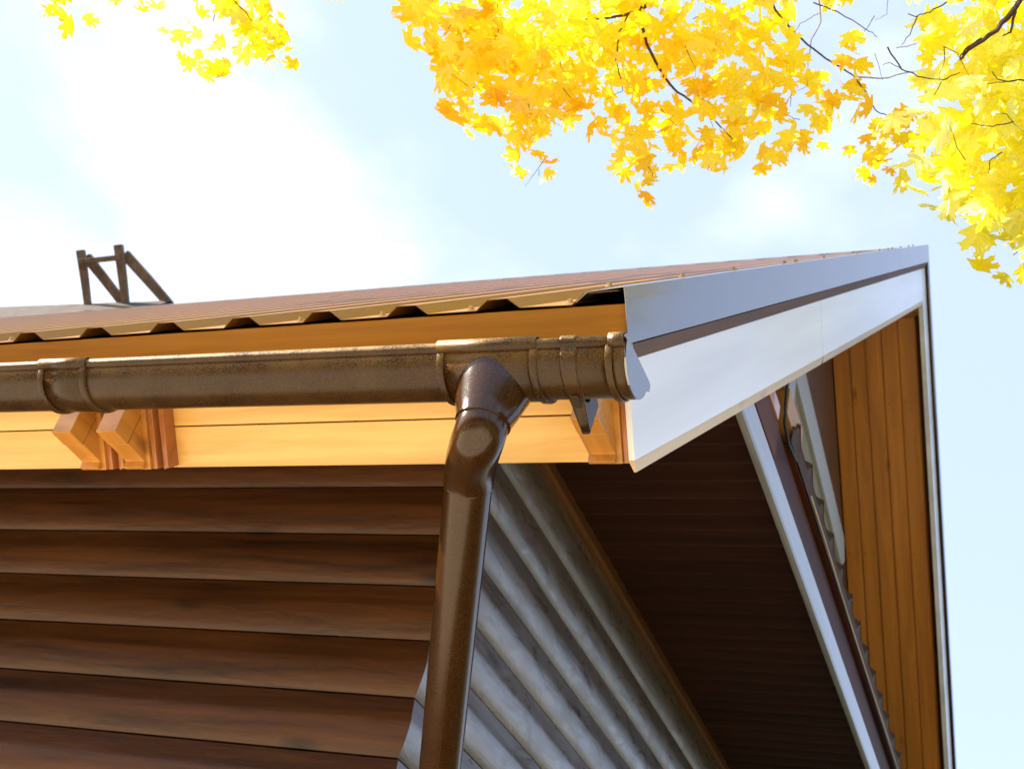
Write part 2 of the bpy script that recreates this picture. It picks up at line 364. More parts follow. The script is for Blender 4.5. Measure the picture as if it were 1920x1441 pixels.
# screws
def screw_mesh():
    b = bm_(); n = 12
    nv = Vector((0, -SA, CA)); u = Vector((1, 0, 0)); w = nv.cross(u)
    def ring(r, h, k=n): return [nv * h + (u * math.cos(i * 2 * math.pi / k) + w * math.sin(i * 2 * math.pi / k)) * r for i in range(k)]
    loft(b, [ring(.0085, 0), ring(.0085, .002), ring(.0055, .003)])
    loft(b, [ring(.0048, .003, 6), ring(.0048, .0085, 6)])
    return b
screw0 = obj('screw', screw_mesh(), M_SCREW)
def put_screw(x, s, h):
    global screw0
    o = screw0 if screw0.parent is None else screw0.copy()
    if o is not screw0: COL.objects.link(o)
    o.parent = roof
    org = roof.location + house.location
    o.location = Vector(roofpt(x, h, s)) - org
for x, s in ((-1.245, .035), (-1.045, .03), (-.838, .03), (-1.44, .035), (-2.24, .04)): put_screw(x, s + .012, .001)

# verge flashing: top leg over the sheet, face, inward lip
def rp(y0, z0, s): return (y0 + s * CA, z0 + s * SA)
def flashing(far=False):
    b = bm_(); SLf = (Y_R - 1.63) / CA
    # cross-section as (x, offset along normal); start row at the eave cut square to the slope
    sec = [(-.815, .004), (-.79, .024), (-.72, .026), (-.7185, .0), (-.7185, -.078), (-.722, -.0805)]
    rows = []
    for s in [0] + [SLf * k / 26 for k in range(1, 27)]:
        r = []
        for i, (x, h) in enumerate(sec):
            wv = .0012 * noise.noise(Vector((s * 2.2, h * 20, 4)))
            y = 1.628 + s * CA - SA * h; z = 3.034 + s * SA + CA * h
            if s == 0 and i == 1: z -= .003
            if k_end(s, SLf):   # mitre at the ridge
                z = z - (y - Y_R) * TA; y = Y_R
            if far: y = 2 * Y_R - y
            r.append((x + wv, y, z))
        rows.append(r)
    sheet(b, rows); return b
def k_end(s, m): return s >= m - 1e-6
fl = obj('verge_flashing', flashing(), M_FLASH, roof, label='blue reflecting brown metal verge flashing above the bargeboard')
md = fl.modifiers.new('thick', 'SOLIDIFY'); md.thickness = .0012; md.offset = -1
b = bm_(); SLf = (Y_R - 1.63) / CA
def lp(x, s, h): return (x, 1.628 + s * CA - SA * h, 3.034 + s * SA + CA * h)
loft(b, [[lp(-.7200, s, -.081), lp(-.7385, s, -.113), lp(-.7395, s, -.113), lp(-.7395, s, -.081)] for s in (.001, SLf - .1)])
obj('flashing_lip', b, M_LIP, roof, label='narrow brown return lip below the verge flashing')
fl2 = obj('verge_flashing', flashing(True), M_FLASH, roof2); md = fl2.modifiers.new('thick', 'SOLIDIFY'); md.thickness = .0012; md.offset = -1
for s in (.02, .50, 1.02, 1.62, 1.85, 2.35, 3.1, 3.9, 4.15, 4.4, 4.7, 5.1, 5.4): put_screw(-.745 - .02 * rnd.random(), s, .0268)
# ridge cap
b = bm_(); rows = []
for i in range(33):
    x = X_L - .1 + (-.722 - X_L + .1) * i / 32
    rows.append([(x, Y_R - .16, Z_R + .052 - .16 * TA), (x, Y_R - .03, Z_R + .052 - .03 * TA + .002), (x, Y_R, Z_R + .042), (x, Y_R + .03, Z_R + .052 - .03 * TA + .002), (x, Y_R + .16, Z_R + .052 - .16 * TA)])
sheet(b, rows); rc = obj('ridge_cap', b, M_FLASH, roof); md = rc.modifiers.new('thick', 'SOLIDIFY'); md.thickness = .0015

# fascia boards
def board_x(y0, y1, z0, z1, x0, x1, mat, name, label, n=40, slope=None):
    b = bm_(); box(b, x0, x1, y0, y1, z0, z1); return obj(name, b, mat, house, bevel=.0015, label=label)
# the eave is cut square to the slope, so its boards lean outwards at the top and face the ground
def nboard(b, y, z, h0, h1, x0, x1, th=.02):
    P = [(y - SA * h0, z + CA * h0), (y - SA * h1, z + CA * h1), (y - SA * h1 + CA * th, z + CA * h1 + SA * th), (y - SA * h0 + CA * th, z + CA * h0 + SA * th)]
    prism_x(b, P, x0, x1)
b = bm_(); nboard(b, 1.777, 2.894, .07, .1985, -3.1, -.7205); nboard(b, 1.777, 2.894, .07, .1985, X_L, -3.103)
obj('fascia_board', b, M_FASCIA, house, bevel=.0015, label='orange varnished fascia board above the gutter')
b = bm_(); nboard(b, 1.93, 2.8855, 0, .0925, X_L, -.785); nboard(b, 1.93, 2.8855, .0955, .2, X_L, -.785)
obj('fascia_board', b, M_FASCIA2, house, bevel=.0012, label='pale yellow pine board below the gutter')

# rafter tails: front block, second block, then moulding strips rising along the rake
def tail(xr, wdt):
    b = bm_(); prism_x(b, [(1.749, 2.862), (1.749, 3.04), (1.7985, 3.04), (1.7985, 2.8605)], xr - wdt, xr)
    t = obj('rafter_tail', b, M_TAIL, house, bevel=.002, label=None)
    b = bm_(); prism_x(b, [(1.8005, 2.8625), (1.8005, 3.04), (1.878, 3.04), (1.878, 2.846), (1.868, 2.8455), (1.866, 2.8615)], xr - wdt, xr - .0005)
    obj('end_block', b, M_TAIL, t, bevel=.0015)
    x = xr
    for k, (w, y, z, mt) in enumerate(((.010, 1.884, 2.850, M_TAIL), (.013, 1.890, 2.855, M_STRIP), (.005, 1.908, 2.866, M_STRIP), (.014, 1.900, 2.864, M_STRIP))):
        if xr > -1 and k > 2: break
        b = bm_(); prism_x(b, [(y, z), (1.929, z + (1.929 - y) * TA), (1.929 - .137, z + (1.929 - y) * TA + .1455), (y - .137, z + .1455)], x - (.02 if k == 0 else 0), x + w)
        obj('moulding_strip', b, mt, t, bevel=.0012); x += w + .0004
    return t
tail(-2.026, .054); tail(-1.898, .055); tail(-.7775, .055)

# bargeboards of both slopes: two boards each, a chamfered cream edge below
def rake_piece(name, s0, s1, h0, h1, x0, x1, mat, label=None, far=False, mitre=False, bevel=.001, y0=1.874, z0=2.850, parent=None, plumb=0):
    """board along the rake: h is measured square to the slope from the bottom edge line"""
    P = []
    for s, h in ((s0, h0), (s1, h0), (s1, h1), (s0, h1)):
        y = y0 + s * CA - SA * h; z = z0 + s * SA + CA * h
        if mitre and s == s1: z = z0 + h / CA + TA * (Y_R - .0008 - y0); y = Y_R - .0008
        if far: y = 2 * Y_R - y
        P.append((y, z))
    b = bm_(); prism_x(b, P, x0, x1); return obj(name, b, mat, parent or house, bevel=bevel, label=label)
SJ = (3.404 - 1.874) / CA; SE = (Y_R - 1.874) / CA
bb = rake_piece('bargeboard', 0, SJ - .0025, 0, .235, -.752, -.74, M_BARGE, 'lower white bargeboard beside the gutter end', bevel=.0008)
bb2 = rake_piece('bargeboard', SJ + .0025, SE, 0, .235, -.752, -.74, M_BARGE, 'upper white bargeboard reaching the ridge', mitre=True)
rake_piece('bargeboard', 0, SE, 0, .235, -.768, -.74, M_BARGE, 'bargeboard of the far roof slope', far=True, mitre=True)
def chamfer(s0, s1, par, far=False):
    b = bm_()
    def pt(x, s, h):
        y = 1.874 + s * CA - SA * h; z = 2.850 + s * SA + CA * h
        if s > SE - .001: z = 2.85 + h / CA + TA * (Y_R - .0008 - 1.874); y = Y_R - .0008
        return (x, (2 * Y_R - y) if far else y, z)
    A_ = [pt(-.7405, s0, -.0005), pt(-.7485, s0 + .028, -.027), pt(-.7525, s0 + .028, -.027), pt(-.7525, s0, -.0005)]
    B_ = [pt(-.7405, s1, -.0005), pt(-.7485, s1, -.027), pt(-.7525, s1, -.027), pt(-.7525, s1, -.0005)]
    loft(b, [A_, B_]); return obj('edge_strip', b, M_CREAM, par)
chamfer(0.0, SJ - .0015, bb); chamfer(SJ + .0015, SE, bb2)
# gable overhang: horizontal soffit, tongue and groove boards with rounded faces
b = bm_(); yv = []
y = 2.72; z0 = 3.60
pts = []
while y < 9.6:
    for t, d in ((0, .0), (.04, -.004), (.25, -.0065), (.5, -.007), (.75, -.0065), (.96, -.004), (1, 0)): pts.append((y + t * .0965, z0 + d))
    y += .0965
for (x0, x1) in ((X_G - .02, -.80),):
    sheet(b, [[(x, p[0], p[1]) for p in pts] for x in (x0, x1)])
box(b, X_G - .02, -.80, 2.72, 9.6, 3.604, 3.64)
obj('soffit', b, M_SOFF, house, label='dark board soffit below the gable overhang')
# pale beam, brown boards and small sheet roof running along the gable
pent = bm_(); box(pent, -.802, -.775, 2.35, 9.6, 3.522, 3.632)
obj('tie_beam', pent, M_BEAM, house, bevel=.012, label='pale blue grey beam along the edge of the gable soffit')
b = bm_(); box(b, -.815, -.787, 3.06, 9.6, 3.634, 3.775)
obj('gable_fascia', b, M_DARK, house, bevel=.003)
b = bm_(); box(b, -.815, -.776, 2.4, 3.055, 3.634, 3.755)
obj('gable_fascia', b, M_END, house, bevel=.003, label='orange brown end board above the pale beam')
b = bm_(); box(b, -.80, -.772, 2.6, 3.03, 3.757, 3.81); obj('gable_fascia', b, M_STRIP, house, bevel=.003)
b = bm_(); box(b, -.84, -.766, 3.10, 3.33, 3.835, 3.93); obj('timber_block', b, M_GOLD, house, bevel=.003)
# wavy sheet of the small roof
b = bm_(); rows = []
def wave(y):
    t = ((y - 3.70) / .2245) % 1
    return .062 * math.exp(-((t - .02 if t < .5 else t - 1.02) / (.10 if t < .5 else .16)) ** 2)
ywv = [3.18 + i * .0125 for i in range(int((9.6 - 3.18) / .0125))]
for k, x in enumerate((-.758, -.80, -.9, -1.1, -1.3)):
    rows.append([(x, y, 3.838 + wave(y) + k * .025 + .004 * noise.noise(Vector((y * 3, 0, 0)))) for y in ywv])
sheet(b, rows)
pr = obj('pent_roof', b, M_PENT, house, label='wavy edged brown sheet of the small roof under the gable'); md = pr.modifiers.new('thick', 'SOLIDIFY'); md.thickness = .003; md.offset = -1
b = bm_(); rows = [[(-.765, y, 3.785), (-.760, y, 3.835 + .8 * wave(y))] for y in ywv]; sheet(b, rows)
obj('sheet_edge', b, M_PENT, pr)
b = bm_(); ywd = [3.5 + i * .1 for i in range(60)]
tube(b, [(-.757, y, 3.787 - .01 * math.sin((y - 3.5) * 1.5) ** 2) for y in ywd], .0024, 6)
obj('drip_edge', b, M_CREAM, pr)
b = bm_(); box(b, -.8145, -.77, 3.2, 9.6, 3.778, 3.79); obj('batten', b, M_DARK, pr)
b = bm_(); tube(b, [(-.752, 2.9, 4.0), (-.752, 3.0, 3.88), (-.752, 3.01, 3.80), (-.753, 3.03, 3.745), (-.757, 3.12, 3.735), (-.760, 3.25, 3.76)], .005, 8)
obj('cable', b, M_BLACK, house, smooth=True)

# upper gable wall, window, beige panel
b = bm_()
def zs(y): return 6.75 - TA * abs(y - Y_R)
prism_x(b, [(2.9, 3.64), (9.0, 3.64), (9.0, zs(9.0)), (Y_R, zs(Y_R)), (2.9, zs(2.9))], -1.36, -1.30)
obj('upper_wall', b, M_WALLUP, house)
win = bm_(); prism_x(win, [(5.10, 5.60), (6.88, 5.40), (6.95, 5.47), (6.88, 5.60), (5.10, 5.80)], -1.30 + .002, -1.262)
wf = obj('window_frame', win, M_WHITE, house, bevel=.006, label='white painted frame high in the gable')
b = bm_(); prism_x(b, [(5.10, 4.3), (5.245, 4.3), (5.245, 5.585), (5.10, 5.60)], -1.297, -1.266); obj('frame_post', b, M_WHITE, wf, bevel=.006)
b = bm_(); prism_x(b, [(5.248, 4.0), (6.95, 4.0), (6.87, 5.40), (5.248, 5.583)], -1.297, -1.285); obj('panel', b, M_PANEL, wf)

# planks below the far slope, ridge board
b = bm_()
edges = [-1.298, -1.195, -1.10, -1.0, -.90, -.80]
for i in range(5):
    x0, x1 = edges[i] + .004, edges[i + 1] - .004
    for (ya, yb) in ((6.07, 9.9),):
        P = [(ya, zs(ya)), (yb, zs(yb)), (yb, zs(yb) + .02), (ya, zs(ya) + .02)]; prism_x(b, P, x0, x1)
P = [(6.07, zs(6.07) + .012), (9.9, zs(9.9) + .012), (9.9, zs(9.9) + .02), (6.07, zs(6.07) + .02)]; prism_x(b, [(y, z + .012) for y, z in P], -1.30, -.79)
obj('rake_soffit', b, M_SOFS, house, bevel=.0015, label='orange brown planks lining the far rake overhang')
b = bm_(); P = [(5.99, zs(5.99) - .004), (9.9, zs(9.9) - .004), (9.9, zs(9.9) + .02), (5.99, zs(5.99) + .02)]; prism_x(b, P, -.793, -.7685)
obj('rake_trim', b, M_DARK, house)
b = bm_(); prism_x(b, [(5.90, 6.70), (6.068, 6.66), (6.068, 6.9), (5.90, 6.9)], -1.298, -.770); obj('ridge_board', b, M_STRIP, house)
# nail heads on the far planks
def nail(parent, p, nv, r=.0026):
    b = bm_(); nv = Vector(nv).normalized(); u, w = frame(nv); p = Vector(p)
    loft(b, [[p + nv * h + (u * math.cos(k * math.pi / 4) + w * math.sin(k * math.pi / 4)) * q for k in range(8)] for h, q in ((-.001, r), (.0004, r), (.0008, r * .6))])
    return obj('nail', b, M_NAIL, parent)
SOF = [o for o in house.children if o.name.startswith('rake_soffit')][0]
for yy_ in (6.45, 7.15, 7.85):
    for i in range(5):
        for f in (.22, .78):
            x = edges[i] + (edges[i + 1] - edges[i]) * f
            nail(SOF, (x, yy_ + rnd.uniform(-.01, .01), zs(yy_)), (0, -SA, -CA), .004)
# near rake underside
b = bm_(); P = [(2.75, zs(2.75) + .0), (Y_R - .08, zs(Y_R - .08)), (Y_R - .08, zs(Y_R - .08) + .02), (2.75, zs(2.75) + .02)]; prism_x(b, P, -1.298, -.77); obj('rake_soffit', b, M_SOFS, house)

# ------------------------------------------------------------------ gutter
R = .0605; YC = 1.6085
def zc(x): return 2.8815 - .013 * (x + 1.3)
gut = thing('gutter', 'long dusty brown half-round gutter fixed along the orange fascia', 'gutter', (-1.3, YC, 2.88))
def gutprof(r, bead, yc=YC, back=True):
    """open half-round with a rolled front bead, as (y, z) relative to the rim height"""
    P = []
    P.append((yc + r, .010))
    for k in range(25):
        t = math.pi * k / 24; P.append((yc + r * math.cos(t), -r * .95 * math.sin(t)))
    cy = yc - r - .002; n = 14
    # rolled bead: circle standing on the front rim
    for k in range(n + 1):
        t = -math.radians(70) - k / n * math.radians(300)
        P.append((cy + bead * math.cos(t), -.001 + bead * math.sin(t)))
    return P
def sweep(b, P, x0, x1, n=2, f=None):
    rows = []
    for i in range(n + 1):
        x = x0 + (x1 - x0) * i / n; rows.append([(x, y, zc(x) + z) for y, z in P])
    sheet(b, rows)
def gutpart(name, parent, x0, x1, r, bead, mat, thick=.002, label=None, n=2):
    b = bm_(); sweep(b, gutprof(r, bead), x0, x1, n)
    o = obj(name, b, mat, parent, smooth=True, label=label); md = o.modifiers.new('thick', 'SOLIDIFY'); md.thickness = thick; md.offset = 0
    return o
gutpart('trough', gut, X_L, -.668, R, .0096, M_GUT, n=40)
def collar(parent, x0, x1, r, name='collar'):
    b = bm_(); P = gutprof(r, .0136)[2:26]; sweep(b, P, x0, x1, 1)
    o = obj(name, b, M_GUT, parent, smooth=True); md = o.modifiers.new('thick', 'SOLIDIFY'); md.thickness = .0035; md.offset = 0
    b = o.modifiers.new('bevel', 'BEVEL'); b.width = .001; b.segments = 2; b.limit_method = 'ANGLE'
    return o
un = gutpart('union', gut, -1.958, -1.832, R + .0025, .0120, M_GUT, label='gutter union sleeve above the paired rafter ends')
collar(un, -1.958, -1.944, R + .006); collar(un, -1.846, -1.832, R + .006)
ou = gutpart('outlet', gut, -1.018, -.826, R + .0032, .0126, M_GUT, label='wide outlet sleeve feeding the downpipe')
collar(ou, -1.018, -1.005, R + .0068); collar(ou, -.839, -.826, R + .0068)
# end cap: sleeve and closing disc
ec = gutpart('end_cap', gut, -.694, -.667, R + .0028, .0135, M_GUT, label='brown end cap with blue shining face')
b = bm_()
P = gutprof(R + .004, .0152); cy = YC - R - .002
pts = [(YC + R + .004, .012), (YC + R + .016, .010), (YC + R + .017, -.004), (YC + R + .004, -.012)]
for k in range(1, 25):
    t = math.pi * k / 24
    if t < .12: continue
    pts.append((YC + (R + .004) * math.cos(t), -(R + .004) * .95 * math.sin(t)))
for k in range(9):
    t = math.pi + .1 - k / 8 * math.radians(150); pts.append((cy + .0136 * math.cos(t), -.001 + .0136 * math.sin(t)))
x = -.6665; a = [b.verts.new((x, y, zc(x) + z)) for y, z in pts]; c = [b.verts.new((x + .0035, y, zc(x) + z)) for y, z in pts]
b.faces.new(a[::-1]); b.faces.new(c)
for i in range(len(pts)): b.faces.new((a[i], a[(i + 1) % len(pts)], c[(i + 1) % len(pts)], c[i]))
obj('cap_face', b, M_CAP, ec, bevel=.0012)
collar(ec, -.700, -.688, R + .0065)
# hanger: strap round bead and trough running down into a pointed foot
def hanger(xa, xb):
    b = bm_(); r = R + .004; cy = YC - R - .002; bd = .0128
    out = []
    for k in range(8):
        t = math.radians(20) + k / 7 * math.radians(165); out.append((cy + bd * math.cos(t), -.001 + bd * math.sin(t)))
    for k in range(14):
        t = math.pi + .12 + k / 13 * 1.52; out.append((YC + (r) * math.cos(t), (r) * .95 * math.sin(t)))
    out += [(YC + .03, -.070), (YC + .060, -.082), (YC + .080, -.088)]
    rows = []
    for x in (xa, xa + .0035, (xa + xb) / 2 - .0015, (xa + xb) / 2 + .0015, xb - .0035, xb):
        d = .0018 if abs(x - (xa + xb) / 2) > .008 else (0 if abs(x - (xa + xb) / 2) > .002 else .002)
        rows.append([((x if z > -.0655 else x + ((xa + xb) / 2 + .004 - x) * .45 * min(1, (y - YC) / .08)), y - d, zc(x) + z) for y, z in out])
    sheet(b, rows); h = obj('hanger', b, M_GUT, gut, smooth=True, label='moulded gutter bracket strap beside the end cap')
    md = h.modifiers.new('thick', 'SOLIDIFY'); md.thickness = .004; md.offset = -1
    b = bm_(); P = [(YC, -.066), (YC + .03, -.071), (YC + .060, -.083), (YC + .084, -.089), (YC + .094, -.02), (YC + .066, -.004), (YC + .05, -.045), (YC + .02, -.062)]
    z = zc(xa); prism_x(b, [(y, z + q) for y, q in P], xa + .007, xb - .007); obj('web', b, M_WEB, h, bevel=.001)
hanger(-.782, -.753)
hanger(-2.93, -2.90)
# cobweb-like debris and stubble hanging below the outlet
# ------------------------------------------------------------------ downpipe
NX = -.929; NY = 1.612; NZ = 2.757; PR = .0445
dp = thing('downpipe', 'glossy brown downpipe dropping from a flared outlet and bending back to the wall', 'downpipe', (NX, NY, 2.7))
def ring(c, t, rx, ry=None, n=40, ux=None):
    ry = ry or rx; t = Vector(t).normalized()
    u = Vector((1, 0, 0)) if ux is None else Vector(ux); u = (u - t * u.dot(t)).normalized(); w = t.cross(u)
    return [Vector(c) + u * (rx * math.cos(2 * math.pi * k / n)) + w * (ry * math.sin(2 * math.pi * k / n)) for k in range(n)]
b = bm_(); rings = []
for z, rx, ry in ((2.873, .0680, .0635), (2.858, .0745, .0645), (2.842, .0765, .0640), (2.820, .0700, .0595), (2.785, .0588, .0535), (NZ + .006, .0498, .0498), (NZ, .0500, .0500), (NZ - .001, .046, .046)):
    xo = NX + .004 * min(1, max(0, (z - NZ) / .07))
    rings.append(ring((xo, NY, z), (0, 0, -1), rx, ry))
loft(b, rings, False, False); obj('funnel', b, M_PIPE, dp, smooth=True, label='flared glossy funnel under the gutter outlet')
# elbow, then the slanting pipe
P0 = Vector((NX, NY, NZ + .004)); ETOP = D(878, 908, 2.30); EBOT = D(825, 1441, 2.30 * 1.15)
pd = (EBOT - ETOP).normalized()
b = bm_(); rings = []
c1 = P0 + Vector((0, 0, -.055)); c2 = ETOP - pd * .075
n = 18
for i in range(n + 1):
    t = i / n
    p = P0 * (1 - t) ** 3 + c1 * 3 * t * (1 - t) ** 2 + c2 * 3 * t * t * (1 - t) + ETOP * t ** 3
    d = (c1 - P0) * 3 * (1 - t) ** 2 + (c2 - c1) * 6 * t * (1 - t) + (ETOP - c2) * 3 * t * t
    rings.append(ring(p, d, .0462 + .0010 * math.sin(math.pi * t)))
loft(b, rings, False, False); obj('elbow', b, M_PIPE, dp, smooth=True, label='bulging upper elbow of the downpipe')
b = bm_(); EX = ETOP + pd * .87
loft(b, [ring(ETOP - pd * .004, pd, .0462), ring(ETOP - pd * .001, pd, .0466), ring(ETOP, pd, .0446), ring(EX, pd, .0446)], False, True)
obj('pipe', b, M_PIPE, dp, smooth=True, label='straight slanting length of brown pipe')
b = bm_(); rings = []
q1 = EX + pd * .07; q2 = q1 + Vector((0, 0, -.10))
for i in range(13):
    t = i / 12; p = EX * (1 - t) ** 2 + q1 * 2 * t * (1 - t) + q2 * t * t; d = (q1 - EX) * 2 * (1 - t) + (q2 - q1) * 2 * t
    rings.append(ring(p, d, .0466))
loft(b, rings, False, False); obj('elbow', b, M_PIPE, dp, smooth=True, label='lower elbow turning the pipe down the wall')
b = bm_(); loft(b, [ring(q2 + Vector((0, 0, .004)), (0, 0, -1), .0446), ring((q2.x, q2.y, .12), (0, 0, -1), .0446)], False, False)
obj('pipe', b, M_PIPE, dp, smooth=True, label='vertical length of brown pipe on the wall')

# ------------------------------------------------------------------ neighbouring roof and trestle beyond the ridge
K = 13.0
q0 = D(-420, 592, K); q1_ = D(322, 563, K)
zr = (q0.z + q1_.z) / 2
barn = thing('barn', 'old shingled roof ridge just showing above the metal roof at left', 'building', (q1_.x - 3, q1_.y, 0))
b = bm_(); dr = (q0 - q1_); 
def brow(dy, dz): return [(q1_ + dr * (i / 24) + Vector((0, dy, dz + .01 * noise.noise(Vector((i * .9, dy, 0)))))) for i in range(25)]
sheet(b, [brow(-3.2, -3.9), brow(-.02, -.03), brow(0, 0), brow(.02, -.03), brow(3.2, -3.9)])
obj('roof', b, M_SHING, barn)
b = bm_(); x0, x1 = sorted((q0.x + .2, q1_.x - .2)); prism_x(b, [(q1_.y - 2.9, 0), (q1_.y + 2.9, 0), (q1_.y + 2.9, q1_.z - 4), (q1_.y, q1_.z - 1.6), (q1_.y - 2.9, q1_.z - 4)], x0, x1)
obj('wall', b, M_OLD, barn)
tr = thing('roof_trestle', 'small weathered wooden trestle with two braces standing on the old ridge', 'trestle', tuple(D(200, 575, K)))
def strut(name, p, q, w1, w2=None, mat=M_OLD):
    p, q = Vector(p), Vector(q); w2 = w2 or w1
    b = bm_(); t = (q - p).normalized(); u = (right - t * right.dot(t)).normalized(); v = t.cross(u)
    rr = []
    for k, c, w in ((0, p, w1), (.5, (p + q) / 2 + Vector((.004, 0, 0)), (w1 + w2) / 2), (1, q, w2)):
        rr.append([c + u * (sx * w * (1 + .12 * noise.noise(c * 3 + Vector((sx, sy, k))))) + v * (sy * w * .8) for sx, sy in ((-1, -1), (1, -1), (1, 1), (-1, 1))])
    loft(b, rr); return obj(name, b, mat, tr, bevel=.008)
strut('post', D(151, 469, K), D(166, 580, K), .044, .036)
strut('post', D(222, 459, K), D(237, 582, K), .046, .038)
strut('crossbar', D(146, 491, K - .08), D(222, 483, K - .08), .028, .028)
strut('brace', D(162, 481, K + .08), D(232, 570, K + .08), .052, .046)
strut('brace', D(234, 476, K + .08), D(320, 573, K + .08), .054, .046)
strut('sill', D(150, 585, K - .04), D(323, 577, K + .02), .04, .03)

# ------------------------------------------------------------------ maples
HALF = [(0, 1.0), (.055, .86), (.15, .80), (.13, .62), (.20, .52), (.34, .60), (.40, .72), (.50, .66), (.66, .70), (.62, .54), (.74, .44), (.60, .36), (.42, .27),
        (.52, .14), (.70, .10), (.62, .0), (.42, -.04), (.26, -.10), (.10, -.16), (.03, -.12)]
LP = HALF + [(-x, y) for x, y in HALF[:0:-1]]
def add_leaf(bm, lay, p, size, tone, lr):
    # most blades hang: stalk up, tip down, face turned any way
    az = lr.uniform(0, 2 * math.pi); tilt = lr.gauss(.9, .55); roll = lr.gauss(0, .5)
    m = Matrix.Rotation(az, 3, 'Z') @ Matrix.Rotation(tilt, 3, 'X') @ Matrix.Rotation(math.pi + roll, 3, 'Z')
    fold = lr.uniform(.05, .5); curl = lr.uniform(-.35, .45); sxx = lr.uniform(.82, 1.1)
    cen = Vector((0, .12, 0)); vs = []
    for (x, y) in LP:
        x2 = x * sxx * lr.uniform(.93, 1.07); y2 = y * lr.uniform(.96, 1.04)
        zz = fold * abs(x2) * .55 - curl * (x2 * x2 + (y2 - .2) ** 2) * .6 + .03 * lr.uniform(-1, 1)
        v = bm.verts.new(p + m @ (Vector((x2, y2 - .3, zz)) * size * .62)); vs.append(v)
    c = bm.verts.new(p + m @ (Vector((0, .12 - .3, 0)) * size * .62)); c[lay] = tone
    for v in vs: v[lay] = tone + lr.uniform(-.05, .03)
    for i in range(len(vs)): bm.faces.new((c, vs[i], vs[(i + 1) % len(vs)]))
def foliage(blobs, lr, mat, parent, name='crown', size=(.09, .13), cover=2.6, depth_spread=.35, label=None):
    bm = bmesh.new(); lay = bm.verts.layers.float.new('tone')
    for (px, py, r, d, *o) in blobs:
        sc = o[0] if o else 1.; cv = o[1] if len(o) > 1 else 1.; tn = o[2] if len(o) > 2 else 0.
        rm = r / FPX * d; cpt = D(px, py, d); sz = (size[0] + size[1]) / 2 * sc
        n = max(2, int(cover * cv * math.pi * rm * rm / (sz * sz * .42)))
        for i in range(n):
            while True:
                q = Vector((lr.uniform(-1, 1), lr.uniform(-1, 1), lr.uniform(-1, 1)))
                if q.length < 1: break
            pos = cpt + right * q.x * rm + down * q.y * rm * .95 + fwd * q.z * max(rm, depth_spread)
            s = lr.uniform(*size) * sc
            add_leaf(bm, lay, pos, s, min(1, max(0, lr.gauss(.42 + tn, .20))), lr)
    me = bpy.data.meshes.new(name); org = parent.location
    bmesh.ops.translate(bm, verts=bm.verts, vec=-org); bm.to_mesh(me); bm.free()
    o = bpy.data.objects.new(name, me); me.materials.append(mat); COL.objects.link(o); o.parent = parent
    if label: o['label'] = label
    return o
def branch(pts, r0, r1, parent, mat, name='branch', n=7, jit=.004, lr=rnd, bm=None):
    own = bm is None
    if own: bm = bm_()
    P = []
    for i in range(len(pts) - 1):
        for k in range(4):
            t = k / 4; p = Vector(pts[i]).lerp(Vector(pts[i + 1]), t)
            if 0 < i * 4 + k: p += Vector((lr.uniform(-1, 1), lr.uniform(-1, 1), lr.uniform(-1, 1))) * jit
            P.append(p)
    P.append(Vector(pts[-1])); m = len(P)
    tube(bm, P, [r0 + (r1 - r0) * i / (m - 1) for i in range(m)], n)
    if own: return obj(name, bm, mat, parent, smooth=True)
def twigs(bm, base, lr, n, ln, r):
    for i in range(n):
        p = Vector(base); d = Vector((lr.uniform(-1, 1), lr.uniform(-1, 1), lr.uniform(-1.1, .3))).normalized(); P = [p]
        for k in range(3): d = (d + Vector((lr.uniform(-.5, .5), lr.uniform(-.5, .5), lr.uniform(-.6, .2)))).normalized(); p = p + d * ln / 3; P.append(p)
        tube(bm, P, [r, r * .8, r * .6, r * .3], 5)

